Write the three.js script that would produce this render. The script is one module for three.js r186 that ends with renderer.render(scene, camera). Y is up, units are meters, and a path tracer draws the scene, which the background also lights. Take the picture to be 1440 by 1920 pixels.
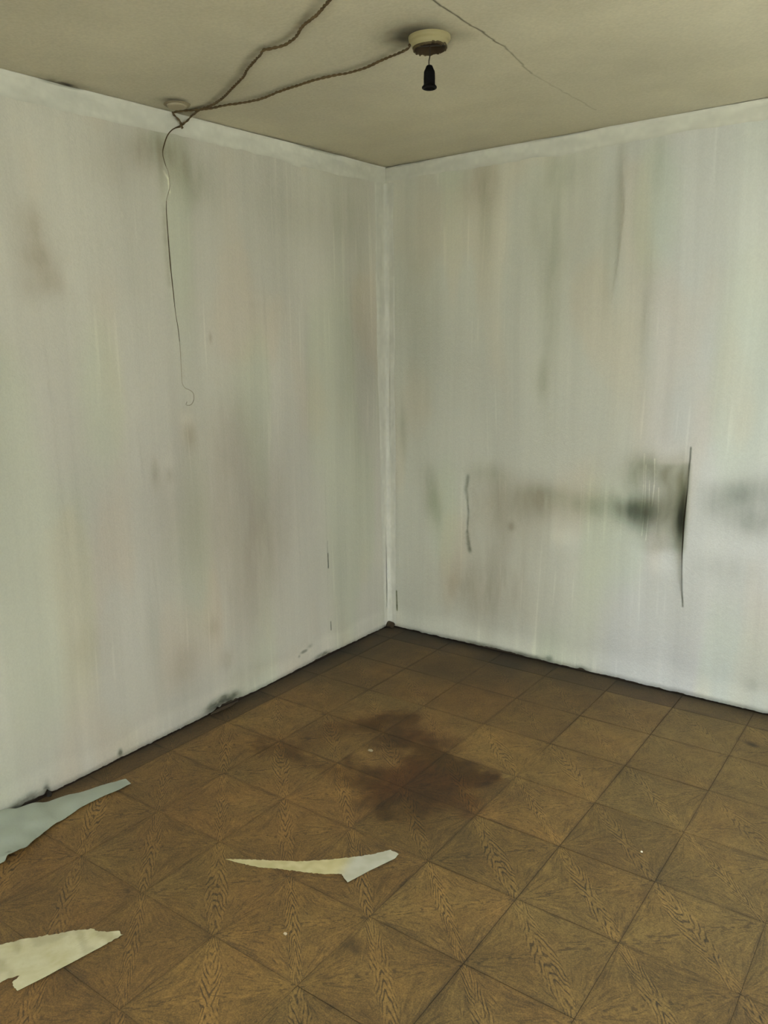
import * as THREE from 'three';
import { mergeGeometries, mergeVertices, toCreasedNormals } from 'three/addons/utils/BufferGeometryUtils.js';

// ------------------------------------------------------------------ camera, sky, exposure
const scene = new THREE.Scene();
const camera = new THREE.PerspectiveCamera(2 * Math.atan(960 / 1501.6) * 180 / Math.PI, 1440 / 1920, 0.05, 200);
{
  const yaw = 0.6175, pitch = 0.20452, roll = -0.00994;
  const d = new THREE.Vector3(-Math.sin(yaw) * Math.cos(pitch), -Math.sin(pitch), -Math.cos(yaw) * Math.cos(pitch));
  const r = new THREE.Vector3().crossVectors(d, new THREE.Vector3(0, 1, 0)).normalize();
  const u = new THREE.Vector3().crossVectors(r, d);
  const x = r.clone().multiplyScalar(Math.cos(roll)).addScaledVector(u, Math.sin(roll));
  const y = u.clone().multiplyScalar(Math.cos(roll)).addScaledVector(r, -Math.sin(roll));
  camera.position.set(2.5459, 1.5947, 3.6261);
  camera.quaternion.setFromRotationMatrix(new THREE.Matrix4().makeBasis(x, y, d.clone().negate()));
}
scene.add(camera);
const EXPOSURE = 1.79;                       // renderer exposure
// openings: along the wall from, to, and up from, to
const SIDE_WINDOWS = [[0.66, 1.62, 0.86, 2.15]], BACK_WINDOWS = [[1.0, 3.05, 0.86, 2.2]];
const SKY = [0.93, 1.0, 1.05], SKY_POWER = 10; // overcast daylight
const renderer = new THREE.WebGLRenderer({ antialias: true });
renderer.toneMapping = THREE.LinearToneMapping;
renderer.toneMappingExposure = EXPOSURE;
renderer.shadowMap.enabled = true;
{
  const w = 128, h = 64, a = new Float32Array(w * h * 4);
  for (let j = 0; j < h; j++) for (let i = 0; i < w; i++) {
    const el = (j + 0.5) / h * Math.PI - Math.PI / 2;        // row 0 looks straight down
    const k = el > 0 ? (1 + 2 * Math.sin(el)) / 3 * 1.5 : 0.5; // the overcast sky: brighter overhead
    for (let c = 0; c < 3; c++) a[(j * w + i) * 4 + c] = SKY[c] * k * SKY_POWER;
    a[(j * w + i) * 4 + 3] = 1;
  }
  const t = new THREE.DataTexture(a, w, h, THREE.RGBAFormat, THREE.FloatType);
  t.mapping = THREE.EquirectangularReflectionMapping; t.magFilter = t.minFilter = THREE.LinearFilter; t.needsUpdate = true;
  scene.background = t;
}

// ------------------------------------------------------------------ small tools
const HC = 2.5, W = 3.3, D = 4.7;           // room: left wall x = 0, right wall z = 0, ceiling at HC
const KX = -0.00047, KZ = 0.00033, AX = 0.00445, AZ = -0.00887, SKEW = 0.01093, TILT = 0.00811;
// the room is not quite square: the ceiling dips a little and the right wall runs a little out of true
const warp = (x, y, z) => [x + KX * y / HC, y * (1 + AX * x + AZ * z), z + KZ * y / HC + SKEW * x];
const ceilY = (x, z) => HC * (1 + AX * x + AZ * z);
function rng(seed) { let s = seed >>> 0; return () => { s = (s + 0x6D2B79F5) >>> 0; let t = s; t = Math.imul(t ^ (t >>> 15), t | 1); t ^= t + Math.imul(t ^ (t >>> 7), t | 61); return ((t ^ (t >>> 14)) >>> 0) / 4294967296; }; }
const TAB = new Float32Array(65536); { const r = rng(7); for (let i = 0; i < 65536; i++) TAB[i] = r(); }
function vn(x, y, s = 0) {                  // value noise 0..1
  const xi = Math.floor(x), yi = Math.floor(y); let fx = x - xi, fy = y - yi;
  fx = fx * fx * (3 - 2 * fx); fy = fy * fy * (3 - 2 * fy);
  const b = s * 7919 + 131072, k0 = (b + xi * 157 + yi * 2713) & 65535, k1 = (b + xi * 157 + yi * 2713 + 157) & 65535;
  const k2 = (k0 + 2713) & 65535, k3 = (k1 + 2713) & 65535;
  const p = TAB[k0] + (TAB[k1] - TAB[k0]) * fx, q = TAB[k2] + (TAB[k3] - TAB[k2]) * fx;
  return p + (q - p) * fy;
}
const sm = (a, b, x) => { const t = Math.min(1, Math.max(0, (x - a) / (b - a))); return t * t * (3 - 2 * t); };
const clamp = (x, a, b) => Math.min(b, Math.max(a, x));
const g2 = (dx, dy, sx, sy) => Math.exp(-(dx * dx) / (sx * sx) - (dy * dy) / (sy * sy));
function path(pts, y) {                     // piecewise linear x(y) through [x, y] with falling y
  if (y >= pts[0][1]) return pts[0][0];
  for (let i = 1; i < pts.length; i++) if (y >= pts[i][1]) { const [a, b] = [pts[i - 1], pts[i]]; return a[0] + (b[0] - a[0]) * (a[1] - y) / (a[1] - b[1]); }
  return pts[pts.length - 1][0];
}
function tex(data, w, h, { srgb = true, channels = 4, wrap = THREE.ClampToEdgeWrapping } = {}) {
  const t = new THREE.DataTexture(data, w, h, channels === 4 ? THREE.RGBAFormat : THREE.RedFormat, THREE.UnsignedByteType);
  if (srgb) t.colorSpace = THREE.SRGBColorSpace;
  t.magFilter = THREE.LinearFilter; t.minFilter = THREE.LinearMipmapLinearFilter; t.generateMipmaps = true;
  t.wrapS = t.wrapT = wrap; t.needsUpdate = true; return t;
}
const used = new Map();
function numbered(n) { const k = used.get(n) || 0; used.set(n, k + 1); return k ? `${n}_${String(k).padStart(3, '0')}` : n; }
function mesh(name, geo, mat, parent) { const m = new THREE.Mesh(geo, mat); m.name = numbered(name); m.castShadow = m.receiveShadow = true; if (parent) parent.add(m); return m; }
function thing(name, label, category, pos = [0, 0, 0], group) {
  const o = new THREE.Group(); o.name = numbered(name); o.position.set(...pos); o.userData = { label, category };
  if (group) o.userData.group = group; scene.add(o); return o;
}
function struct(name, kids = true) { const o = new THREE.Group(); o.name = name; o.userData = { kind: 'structure' }; scene.add(o); return o; }
const std = (o) => new THREE.MeshStandardMaterial(o);
function boxAt(x0, x1, y0, y1, z0, z1) { const g = new THREE.BoxGeometry(x1 - x0, y1 - y0, z1 - z0); g.translate((x0 + x1) / 2, (y0 + y1) / 2, (z0 + z1) / 2); return g; }

// ------------------------------------------------------------------ the walls' coats of paint
// the paper's own shape, metres out from the wall
const TEAR = [[1.629, 1.14], [1.6285, 0.957], [1.622, 0.811], [1.624, 0.665], [1.632, 0.504], [1.640, 0.417]];
const reliefLeft = (z, y) => {
  let h = (vn(z * 2.1, y * 0.9, 3) - 0.5) * 0.010 + (vn(z * 6, y * 1.6, 4) - 0.5) * 0.004 + (vn(z * 18, y * 2.2, 5) - 0.5) * 0.0006;
  for (const [cz, y0, y1, lean, a] of [[0.93, 1.0, 2.0, 0.03, 0.0018], [0.55, 0.3, 1.1, 0.01, 0.002], [0.76, 0.25, 1.2, 0.02, 0.0016], [1.62, 0.3, 1.5, 0.05, 0.0016], [0.30, 0.9, 2.2, 0.02, 0.0014], [1.25, 0.4, 1.5, -0.02, 0.0013], [1.98, 0.4, 1.9, 0.04, 0.0015]]) {
    const c = cz + lean * (y - y0) + (vn(y * 5, cz * 9, 6) - 0.5) * 0.012, e = sm(y0, y0 + 0.15, y) * (1 - sm(y1 - 0.25, y1, y));
    const d = z - c; h += a * e * (d > 0 ? Math.exp(-d / 0.05) : Math.exp(d / 0.006));
  }
  const sl = path([[0.543, 0.56], [0.545, 0.518], [0.541, 0.47]], y);
  h += 0.004 * g2(z - sl - 0.004, y - 0.51, 0.012, 0.05);
  return h * sm(0, 0.12, z) + 0.0005;
};
const reliefRight = (x, y) => {
  let h = (vn(x * 2.3, y * 0.8, 13) - 0.5) * 0.011 + (vn(x * 6, y * 1.5, 14) - 0.5) * 0.004 + (vn(x * 16, y * 2, 15) - 0.5) * 0.0006;
  // long loose folds in the upper part
  for (const [pts, y0, y1, a] of [[[[1.255, 2.4], [1.285, 2.15], [1.262, 1.9], [1.235, 1.7]], 1.6, 2.42, 0.005], [[[1.43, 2.4], [1.41, 1.9], [1.38, 1.3]], 1.25, 2.4, 0.0022], [[[0.955, 2.3], [0.95, 1.6], [0.93, 1.3]], 1.35, 2.3, 0.0022], [[[1.16, 2.3], [1.13, 1.6], [1.14, 1.0]], 0.9, 2.3, 0.0014], [[[0.11, 1.3], [0.115, 1.1], [0.105, 0.9]], 0.85, 1.35, 0.002], [[[1.47, 1.2], [1.475, 1.0], [1.46, 0.5]], 0.5, 1.25, 0.0018]]) {
    const c = path(pts, y), d = x - c, e = sm(y0, y0 + 0.3, y) * (1 - sm(y1 - 0.1, y1, y));
    h += a * e * (d > 0 ? Math.exp(-d / 0.09) : Math.exp(d / 0.010));
  }
  // loose paper round the long tear: bellied out on both sides, further on the right
  const t = path(TEAR, y), d = x - t, k = sm(0.40, 0.62, y) * (1 - sm(0.92, 1.16, y));
  h += d > 0 ? k * 0.012 * Math.exp(-d / 0.10) : k * (0.002 * Math.exp(d / 0.05) - 0.004 * Math.exp(-((d + 0.06) ** 2) / 0.003));
  h += 0.006 * g2(x - 1.49, y - 1.10, 0.06, 0.07) + 0.006 * g2(x - 1.54, y - 0.60, 0.06, 0.09) - 0.004 * g2(x - 1.40, y - 0.83, 0.07, 0.10) + 0.004 * g2(x - 1.05, y - 0.66, 0.1, 0.06) - 0.004 * g2(x - 1.85, y - 0.90, 0.12, 0.10) + 0.004 * g2(x - 1.80, y - 0.70, 0.1, 0.06);
  // old scuff: a torn strip of paper, its edge standing a little proud
  const s = path([[0.516, 0.93], [0.504, 0.85], [0.519, 0.74], [0.514, 0.62], [0.535, 0.50]], y), e = sm(0.48, 0.54, y) * (1 - sm(0.88, 0.95, y));
  h -= 0.003 * e * Math.exp(-((x - s) ** 2) / 0.00012);
  return h * sm(0, 0.12, x) + 0.0005;
};
const NT = 2048, SPAN = 2.56;               // texels and metres a side
function paintWall(side) {
  const R = new Float32Array(NT * NT), G = new Float32Array(NT * NT), B = new Float32Array(NT * NT), H = new Float32Array(NT * NT);
  const L = side === 'left', s0 = L ? 20 : 40, px = SPAN / NT;
  for (let j = 0; j < NT; j++) for (let i = 0; i < NT; i++) {
    const u = (i + 0.5) * px, v = (j + 0.5) * px, k = j * NT + i;
    const wu = u + (vn(u * 3, v * 1.2, s0) - 0.5) * 0.04;
    let m = 1;
    const cover = vn(wu * 3.2, v * 1.1, s0 + 1);                                  // how well the whitewash covers
    m += (vn(wu * 9, v * 0.9, s0 + 2) - 0.5) * 0.07 * (0.3 + cover) + (vn(wu * 27, v * 1.3, s0 + 3) - 0.5) * 0.035 * (0.3 + cover) + (vn(wu * 95, v * 2.2, s0 + 4) - 0.5) * 0.014;
    m += (vn(wu * 2.2, v * 2.0, s0 + 5) - 0.5) * 0.07;
    const brush = vn(wu * 60, v * 2.4 + 3, s0 + 6); m += sm(0.80, 0.97, brush) * 0.045 * sm(0.35, 0.7, vn(u * 4, v * 2.5, s0 + 7)); // dry-brush scrapes
    m += (vn(u * 260, v * 190, s0 + 8) - 0.5) * 0.03;
    const pink = sm(0.52, 0.78, vn(wu * 4.5, v * 2.3, s0 + 9) * 0.7 + vn(wu * 12, v * 3.2, s0 + 10) * 0.3), green = sm(0.5, 0.8, vn(wu * 5, v * 1.4, s0 + 11));
    const skyTint = L ? 0 : sm(1.22, 1.42, wu + (vn(u * 5, v * 0.8, s0 + 16) - 0.5) * 0.25) * 0.8 + sm(0.5, 0.05, v) * sm(0.9, 1.5, u) * 0.4;  // skylight put into the colour: lighter and bluer towards the right
    m += skyTint * 0.02;
    R[k] = m * (1 + 0.013 * pink - 0.014 * green); G[k] = m * (1 - 0.009 * pink + 0.006 * green + 0.006 * skyTint); B[k] = m * (1 - 0.028 * pink - 0.022 * green + 0.065 * skyTint);
    H[k] = 0.5 + (vn(wu * 130, v * 6, s0 + 12) - 0.5) * 0.12 + (vn(u * 70, v * 60, s0 + 13) - 0.5) * 0.22 + (vn(u * 240, v * 220, s0 + 14) - 0.5) * 0.2 + (vn(wu * 36, v * 2.4, s0 + 15) - 0.5) * 0.12;
  }
  // one mark: centre, reach, how much lighter or darker in red, green and blue, ragged by noise
  const mark = (cu, cv, su, sv, [r, g, b], rag = 0.5, sharp = 1, vert = 6) => {
    const i0 = Math.max(0, Math.floor((cu - su * 2.6) / px)), i1 = Math.min(NT - 1, Math.ceil((cu + su * 2.6) / px)), j0 = Math.max(0, Math.floor((cv - sv * 2.6) / px)), j1 = Math.min(NT - 1, Math.ceil((cv + sv * 2.6) / px));
    for (let j = j0; j <= j1; j++) for (let i = i0; i <= i1; i++) {
      const u = i * px, v = j * px, k = j * NT + i;
      let a = g2(u - cu, v - cv, su, sv);
      a *= 1 - rag + rag * 2 * (0.7 * vn(u * 26, v * vert, s0 + 30) + 0.3 * vn(u * 70, v * vert * 3, s0 + 31));
      a = sharp > 1 ? sm(0.5 - 0.5 / sharp, 0.5 + 0.5 / sharp, a) : clamp(a, 0, 1);
      R[k] *= 1 + r * a; G[k] *= 1 + g * a; B[k] *= 1 + b * a;
    }
  };
  const line = (pts, wd, col, rag = 0.6) => {                                     // a drawn-out mark down the wall, given as [u, v]
    for (let n = 1; n < pts.length; n++) { const [a, b] = [pts[n - 1], pts[n]], len = Math.hypot(b[0] - a[0], b[1] - a[1]), c = Math.ceil(len / (wd * 0.8)); for (let q = 0; q < c; q++) { const t = q / c; mark(a[0] + (b[0] - a[0]) * t, a[1] + (b[1] - a[1]) * t, wd, wd * 1.1, col, rag, 1, 40); } }
  };
  // a soft-edged oblong: from, to across and up, how much, soft reach at its sides and at its ends
  const block = (u0, u1, v0, v1, [r, g, b], fu, fv) => { for (let j = Math.max(0, Math.floor((v0 - fv * 2) / px)); j < Math.min(NT, (v1 + fv * 2) / px); j++) for (let i = Math.max(0, Math.floor((u0 - fu) / px)); i < Math.min(NT, (u1 + fu) / px); i++) { const u = i * px + (vn(i * px * 5, j * px * 9, s0 + 35) - 0.5) * 0.06, v = j * px + (vn(i * px * 11, j * px * 6, s0 + 36) - 0.5) * 0.05, k = j * NT + i; const a = sm(u0 - fu, u0 + fu, u) * (1 - sm(u1 - Math.min(fu, 0.004) , u1 + Math.min(fu, 0.02), i * px)) * sm(v0 - fv * 2, v0 + fv * 2, v) * (1 - sm(v1 - fv, v1 + fv, v)) * (0.55 + 0.9 * (vn(u * 24, v * 5, s0 + 37) * 0.6 + vn(u * 60, v * 16, s0 + 38) * 0.4)); R[k] *= 1 + r * a; G[k] *= 1 + g * a; B[k] *= 1 + b * a; } };
  const band = (v0, v1, col, tail = 0.05) => { for (let j = 0; j < NT; j++) { const v = j * px; for (let i = 0; i < NT; i++) { const u = i * px, e = v1 + (vn(u * 7, 0.5, s0 + 33) - 0.5) * 0.06; const a = sm(v0 - 0.01, v0, v) * (1 - sm(e - tail, e, v)) * (0.55 + 0.45 * vn(u * 4, v * 9, s0 + 34)); const k = j * NT + i; R[k] *= 1 + col[0] * a; G[k] *= 1 + col[1] * a; B[k] *= 1 + col[2] * a; } } };
  const grey = (a) => [-a, -a * 0.95, -a * 1.03], warm = (a) => [-a * 0.84, -a, -a * 1.2], olive = (a) => [-a, -a * 0.96, -a * 1.22], white = (a) => [a, a, a];
  if (L) {
    band(0, 0.13, white(0.05));
    mark(1.49, 2.37, 0.07, 0.06, olive(0.16)); mark(1.40, 2.34, 0.07, 0.09, warm(0.12)); mark(1.30, 2.26, 0.10, 0.10, olive(0.10)); mark(1.55, 2.33, 0.06, 0.06, warm(0.14));
    mark(1.475, 2.30, 0.016, 0.10, warm(0.10)); mark(1.70, 2.30, 0.10, 0.10, warm(0.05));
    mark(2.03, 2.03, 0.05, 0.07, warm(0.12)); mark(2.02, 1.93, 0.06, 0.05, warm(0.13)); mark(1.97, 1.85, 0.05, 0.05, warm(0.10)); mark(2.05, 1.83, 0.05, 0.05, warm(0.07)); mark(1.90, 1.87, 0.04, 0.05, white(0.03));
    mark(1.27, 1.653, 0.010, 0.022, warm(0.14)); mark(1.41, 1.25, 0.03, 0.05, warm(0.09)); mark(1.43, 1.33, 0.03, 0.025, white(0.05));
    mark(1.60, 1.13, 0.02, 0.05, warm(0.10)); mark(1.53, 1.11, 0.02, 0.03, warm(0.08)); mark(1.54, 1.16, 0.06, 0.05, white(0.03));
    mark(0.985, 0.746, 0.13, 0.22, warm(0.06)); mark(1.20, 1.22, 0.14, 0.20, warm(0.06)); mark(1.1, 0.5, 0.16, 0.25, warm(0.04), 0.3); mark(1.16, 0.74, 0.30, 0.45, warm(0.09), 0.2); mark(1.45, 0.95, 0.2, 0.25, warm(0.05), 0.3); mark(1.34, 0.40, 0.03, 0.05, warm(0.09)); mark(1.28, 0.22, 0.05, 0.05, warm(0.07)); mark(1.52, 0.28, 0.07, 0.09, warm(0.06)); mark(1.95, 0.50, 0.08, 0.10, warm(0.05)); mark(1.66, 0.42, 0.04, 0.22, grey(0.05));
    mark(0.751, 0.086, 0.030, 0.010, grey(0.30), 0.6, 1.4); mark(0.785, 0.072, 0.008, 0.007, grey(0.25)); mark(0.70, 0.10, 0.02, 0.01, grey(0.18));
    line([[0.543, 0.555], [0.545, 0.52], [0.542, 0.475]], 0.0035, grey(0.35)); line([[0.527, 0.18], [0.525, 0.13]], 0.003, grey(0.22)); line([[0.543, 0.62], [0.545, 0.556]], 0.003, grey(0.06));
    for (const [z, y, a, b] of [[1.26, 0.03, 0.05, 0.02], [1.37, 0.03, 0.05, 0.018], [1.31, 0.045, 0.06, 0.02], [2.18, 0.03, 0.012, 0.022], [2.26, 0.02, 0.05, 0.02], [1.86, 0.03, 0.01, 0.015], [0.60, 0.02, 0.05, 0.012]]) mark(z, y, a, b, grey(0.4), 0.9, 1, 50);
    mark(1.10, 0.10, 0.16, 0.05, warm(0.05)); mark(0.70, 2.20, 0.25, 0.12, olive(0.04)); mark(0.25, 1.6, 0.12, 0.8, olive(0.05)); mark(0.35, 2.25, 0.2, 0.2, olive(0.05));
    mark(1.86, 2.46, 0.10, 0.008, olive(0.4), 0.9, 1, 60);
    // the painted-over groove of the wire
    line([[1.464, 2.28], [1.443, 2.257], [1.439, 2.2]], 0.005, white(0.06)); line([[1.470, 2.145], [1.475, 2.0], [1.468, 1.85]], 0.012, warm(0.035));
  } else {
    band(0, 0.16, white(0.08), 0.1);
    mark(1.395, 0.83, 0.055, 0.075, grey(0.25), 0.5); mark(1.375, 0.835, 0.035, 0.045, grey(0.18)); mark(1.45, 0.85, 0.06, 0.06, olive(0.20)); mark(1.55, 0.86, 0.07, 0.09, olive(0.14)); mark(1.605, 0.86, 0.02, 0.16, olive(0.32), 0.3); mark(1.60, 0.82, 0.012, 0.05, grey(0.3)); mark(1.58, 0.95, 0.05, 0.06, olive(0.10));  // marks next to the tear: dirt plus painted shade
    mark(1.43, 1.05, 0.075, 0.05, olive(0.13)); mark(1.52, 1.01, 0.05, 0.04, olive(0.08)); mark(1.38, 0.98, 0.05, 0.05, olive(0.08));
    mark(1.24, 0.83, 0.12, 0.05, grey(0.12)); mark(1.08, 0.85, 0.12, 0.07, olive(0.07)); mark(0.93, 0.84, 0.08, 0.08, warm(0.08)); mark(0.82, 0.82, 0.10, 0.10, warm(0.08)); mark(0.775, 0.685, 0.022, 0.024, warm(0.14)); mark(0.68, 0.80, 0.09, 0.16, warm(0.08)); mark(0.62, 0.95, 0.10, 0.05, olive(0.08));
    mark(0.293, 0.77, 0.05, 0.10, olive(0.13)); mark(0.27, 0.90, 0.05, 0.08, olive(0.07)); mark(0.33, 0.70, 0.03, 0.10, olive(0.08)); mark(0.7, 0.5, 0.22, 0.16, warm(0.07)); mark(0.6, 0.30, 0.28, 0.16, warm(0.15));
    mark(1.85, 0.96, 0.09, 0.06, grey(0.15)); mark(1.90, 0.84, 0.09, 0.05, grey(0.12)); mark(1.98, 1.02, 0.08, 0.05, grey(0.10)); mark(1.75, 0.90, 0.08, 0.05, grey(0.06)); mark(1.80, 0.62, 0.12, 0.06, grey(0.05));
    line([[0.516, 0.925], [0.503, 0.85], [0.512, 0.80]], 0.010, grey(0.10)); line([[0.512, 0.80], [0.519, 0.735], [0.513, 0.62]], 0.006, grey(0.10)); line([[0.514, 0.62], [0.522, 0.56], [0.535, 0.515]], 0.011, grey(0.12));
    mark(1.505, 1.075, 0.06, 0.05, white(0.05), 0.2); mark(1.53, 0.60, 0.06, 0.05, white(0.06), 0.2); mark(1.05, 0.66, 0.09, 0.05, white(0.05), 0.2);
    for (const [x, y0, y1, a] of [[1.427, 1.10, 0.80, 0.045], [1.437, 1.05, 0.72, 0.05], [1.457, 0.98, 0.70, 0.05], [1.476, 1.08, 0.86, 0.06], [1.50, 0.95, 0.74, 0.04]]) line([[x, y0], [x + 0.004, y0 * 0.5 + y1 * 0.5], [x - 0.002, y1]], 0.0025, white(a), 1.0);
    block(1.36, 1.60, 0.93, 1.10, olive(0.08), 0.10, 0.05); block(1.50, 1.628, 0.66, 1.057, olive(0.13), 0.16, 0.014); block(1.30, 1.50, 0.77, 0.87, grey(0.15), 0.06, 0.04); block(1.44, 1.615, 0.77, 0.90, grey(0.12), 0.05, 0.05); block(0.80, 1.45, 0.79, 0.90, olive(0.06), 0.16, 0.05); block(1.70, 2.2, 0.80, 0.99, grey(0.09), 0.1, 0.05); block(0.52, 0.98, 0.62, 0.93, warm(0.07), 0.05, 0.09);
    mark(1.612, 0.85, 0.012, 0.10, grey(0.35), 0.2); mark(1.60, 0.80, 0.03, 0.09, grey(0.22), 0.3);  // more dirt and painted shade just left of the tear
    line([[1.628, 1.14], [1.628, 0.96], [1.621, 0.81], [1.623, 0.67], [1.632, 0.5], [1.64, 0.417]], 0.0035, grey(0.20), 0.3);
    mark(0.56, 2.36, 0.10, 0.12, warm(0.10)); mark(0.60, 2.25, 0.05, 0.30, olive(0.07)); mark(0.95, 1.95, 0.05, 0.55, olive(0.10)); mark(0.915, 1.42, 0.035, 0.08, olive(0.08), 0.3); mark(1.255, 2.2, 0.028, 0.28, olive(0.10), 0.2); mark(1.21, 2.0, 0.02, 0.3, olive(0.05)); mark(1.42, 2.33, 0.03, 0.16, olive(0.07)); mark(1.40, 1.7, 0.03, 0.3, grey(0.05)); mark(1.06, 2.0, 0.06, 0.3, warm(0.03)); mark(0.86, 2.2, 0.05, 0.2, olive(0.06)); mark(1.0, 2.35, 0.1, 0.08, olive(0.06)); mark(0.2, 1.7, 0.12, 0.7, olive(0.05));
    line([[0.053, 0.22], [0.056, 0.10]], 0.004, olive(0.3)); mark(0.11, 1.15, 0.025, 0.14, olive(0.10));
    for (const [x, y, a] of [[0.60, 0.015, 0.12], [1.17, 0.012, 0.04], [0.85, 0.012, 0.12], [1.0, 0.03, 0.02]]) mark(x, y, a, 0.014, grey(0.25), 0.9, 1, 50);
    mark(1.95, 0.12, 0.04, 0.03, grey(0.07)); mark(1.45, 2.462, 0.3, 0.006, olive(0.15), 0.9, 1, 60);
  }
  const base = L ? [192, 188, 172] : [199, 198, 181];
  const c = new Uint8Array(NT * NT * 4), hb = new Uint8Array(NT * NT * 4);
  for (let k = 0; k < NT * NT; k++) { c[k * 4] = clamp(base[0] * R[k], 0, 255); c[k * 4 + 1] = clamp(base[1] * G[k], 0, 255); c[k * 4 + 2] = clamp(base[2] * B[k], 0, 255); c[k * 4 + 3] = 255; hb[k * 4] = hb[k * 4 + 1] = hb[k * 4 + 2] = clamp(255 * H[k], 0, 255); hb[k * 4 + 3] = 255; }
  return std({ map: tex(c, NT, NT, { wrap: THREE.MirroredRepeatWrapping }), bumpMap: tex(hb, NT, NT, { srgb: false, wrap: THREE.MirroredRepeatWrapping }), bumpScale: 0.0018, roughness: 0.82, name: `paper_${side}` });
}
const paperLeft = paintWall('left'), paperRight = paintWall('right');
const MASONRY = std({ color: 0x4a4032, roughness: 0.95, name: 'masonry' });
const PLAIN = std({ color: 0xc9c5b5, roughness: 0.9, name: 'plain_plaster' });

// a wall skin: columns us, rows from the ragged foot to the ceiling, with a return to the wall behind at the foot
const footLeft = (z) => 0.002 + 0.005 * vn(z * 38, 1.5, 60) + 0.004 * vn(z * 120, 2.5, 61) + 0.016 * g2(z - 1.30, 0, 0.09, 1) * (0.5 + vn(z * 60, 0.5, 62)) + 0.020 * g2(z - 2.177, 0, 0.010, 1) + 0.006 * g2(z - 0.6, 0, 0.12, 1) + 0.010 * g2(z - 2.25, 0, 0.05, 1);
const footRight = (x) => 0.003 + 0.006 * vn(x * 34, 1.5, 63) + 0.004 * vn(x * 110, 2.5, 64) + 0.006 * g2(x - 0.75, 0, 0.25, 1) + 0.008 * g2(x - 1.17, 0, 0.02, 1);
function skin(us, vs, place, foot, cut) {
  const pos = [], uv = [], idx = [], nU = us.length, nV = vs.length;
  const col = (i, shift) => { // vertices of one column, foot return first
    const at = pos.length / 3;
    for (let j = -1; j < nV; j++) {
      let u = us[i]; const f = foot(u); let v = j < 0 ? f : f + (vs[j] - 0) * (HC + 0.02 - f);
      if (cut) u = cut(u, i, v, shift);
      const p = place(u, v, j < 0 ? -0.018 : null); pos.push(...p); uv.push(u / SPAN, v / SPAN);
    }
    return at;
  };
  let prev = null;
  for (let i = 0; i < nU; i++) {
    const isCut = cut && cut.at === i;
    const a = col(i, isCut ? -1 : 0);
    if (prev !== null) for (let j = 0; j < nV; j++) idx.push(prev + j, a + j, a + j + 1, prev + j, a + j + 1, prev + j + 1);
    prev = isCut ? col(i, 1) : a;
  }
  const g = new THREE.BufferGeometry(); g.setAttribute('position', new THREE.Float32BufferAttribute(pos, 3)); g.setAttribute('uv', new THREE.Float32BufferAttribute(uv, 2)); g.setIndex(idx); g.computeVertexNormals();
  return g;
}
const range = (a, b, n) => Array.from({ length: n + 1 }, (_, i) => a + (b - a) * i / n);
const rows = [...range(0, 0.06, 6), ...range(0.0667, 1, 170)];
{
  const w = struct('wall_left');
  const zs = [...range(-0.004, 2.6, 420), ...range(2.65, D, 42)];
  mesh('painted_wallpaper', skin(zs, rows, (z, y, back) => warp(back ?? reliefLeft(z, y), y, z), footLeft), paperLeft, w);
  mesh('masonry', boxAt(-0.25, -0.018, -0.1, 2.7, -0.25, D + 0.25), MASONRY, w);
}
{
  const w = struct('wall_right');
  const xs = [...range(-0.004, 2.2, 370), ...range(2.25, W, 22)];
  let at = 0; xs.forEach((x, i) => { if (Math.abs(x - 1.628) < Math.abs(xs[at] - 1.628)) at = i; });
  const cut = (u, i, v, shift) => {        // bend the columns to the tear and open it as a narrow lens
    const k = Math.max(0, 1 - Math.abs(i - at) / 18), open = 0.0046 * sm(0.46, 0.80, v) * (1 - sm(0.80, 1.08, v));
    return u + (path(TEAR, v) - xs[at]) * k + shift * open;
  };
  cut.at = at;
  // skin runs along x; seen from the room its front faces +z, so the order of u is turned by mirroring the index
  const g = skin(xs, rows, (x, y, back) => warp(x, y, back ?? reliefRight(x, y)), footRight, cut);
  const ix = g.index.array; for (let i = 0; i < ix.length; i += 3) { const t = ix[i]; ix[i] = ix[i + 1]; ix[i + 1] = t; }
  g.computeVertexNormals();
  mesh('painted_wallpaper', g, paperRight, w);
  const b = boxAt(-0.25, W + 0.25, -0.1, 2.7, -0.25, -0.018); const p = b.attributes.position; for (let i = 0; i < p.count; i++) p.setZ(i, p.getZ(i) + SKEW * Math.max(0, p.getX(i))); b.computeVertexNormals();
  mesh('masonry', b, MASONRY, w);
}

// ------------------------------------------------------------------ ceiling
const CABLE_A = [[1.105, 1.440], [1.087, 1.420], [1.050, 1.403], [0.962, 1.379], [0.885, 1.360], [0.806, 1.353], [0.737, 1.362], [0.677, 1.371], [0.601, 1.362], [0.496, 1.351], [0.392, 1.334], [0.306, 1.339], [0.246, 1.358], [0.167, 1.373], [0.104, 1.392], [0.038, 1.423]];
const CABLE_B = [[1.42, 2.02], [1.25, 1.92], [1.105, 1.833], [1.037, 1.791], [0.949, 1.748], [0.890, 1.708], [0.822, 1.683], [0.784, 1.681], [0.740, 1.684], [0.720, 1.672], [0.666, 1.643], [0.581, 1.592], [0.525, 1.550], [0.422, 1.497], [0.294, 1.430], [0.204, 1.395], [0.126, 1.381], [0.074, 1.361]];
const SEAM = [[1.36, 2.6], [1.33, 1.9], [1.320, 1.651], [1.314, 1.589], [1.314, 1.507], [1.310, 1.424], [1.310, 1.348], [1.302, 1.269], [1.306, 1.211], [1.268, 0.996], [1.252, 0.900], [1.250, 0.743], [1.25, 0.3]];
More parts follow.
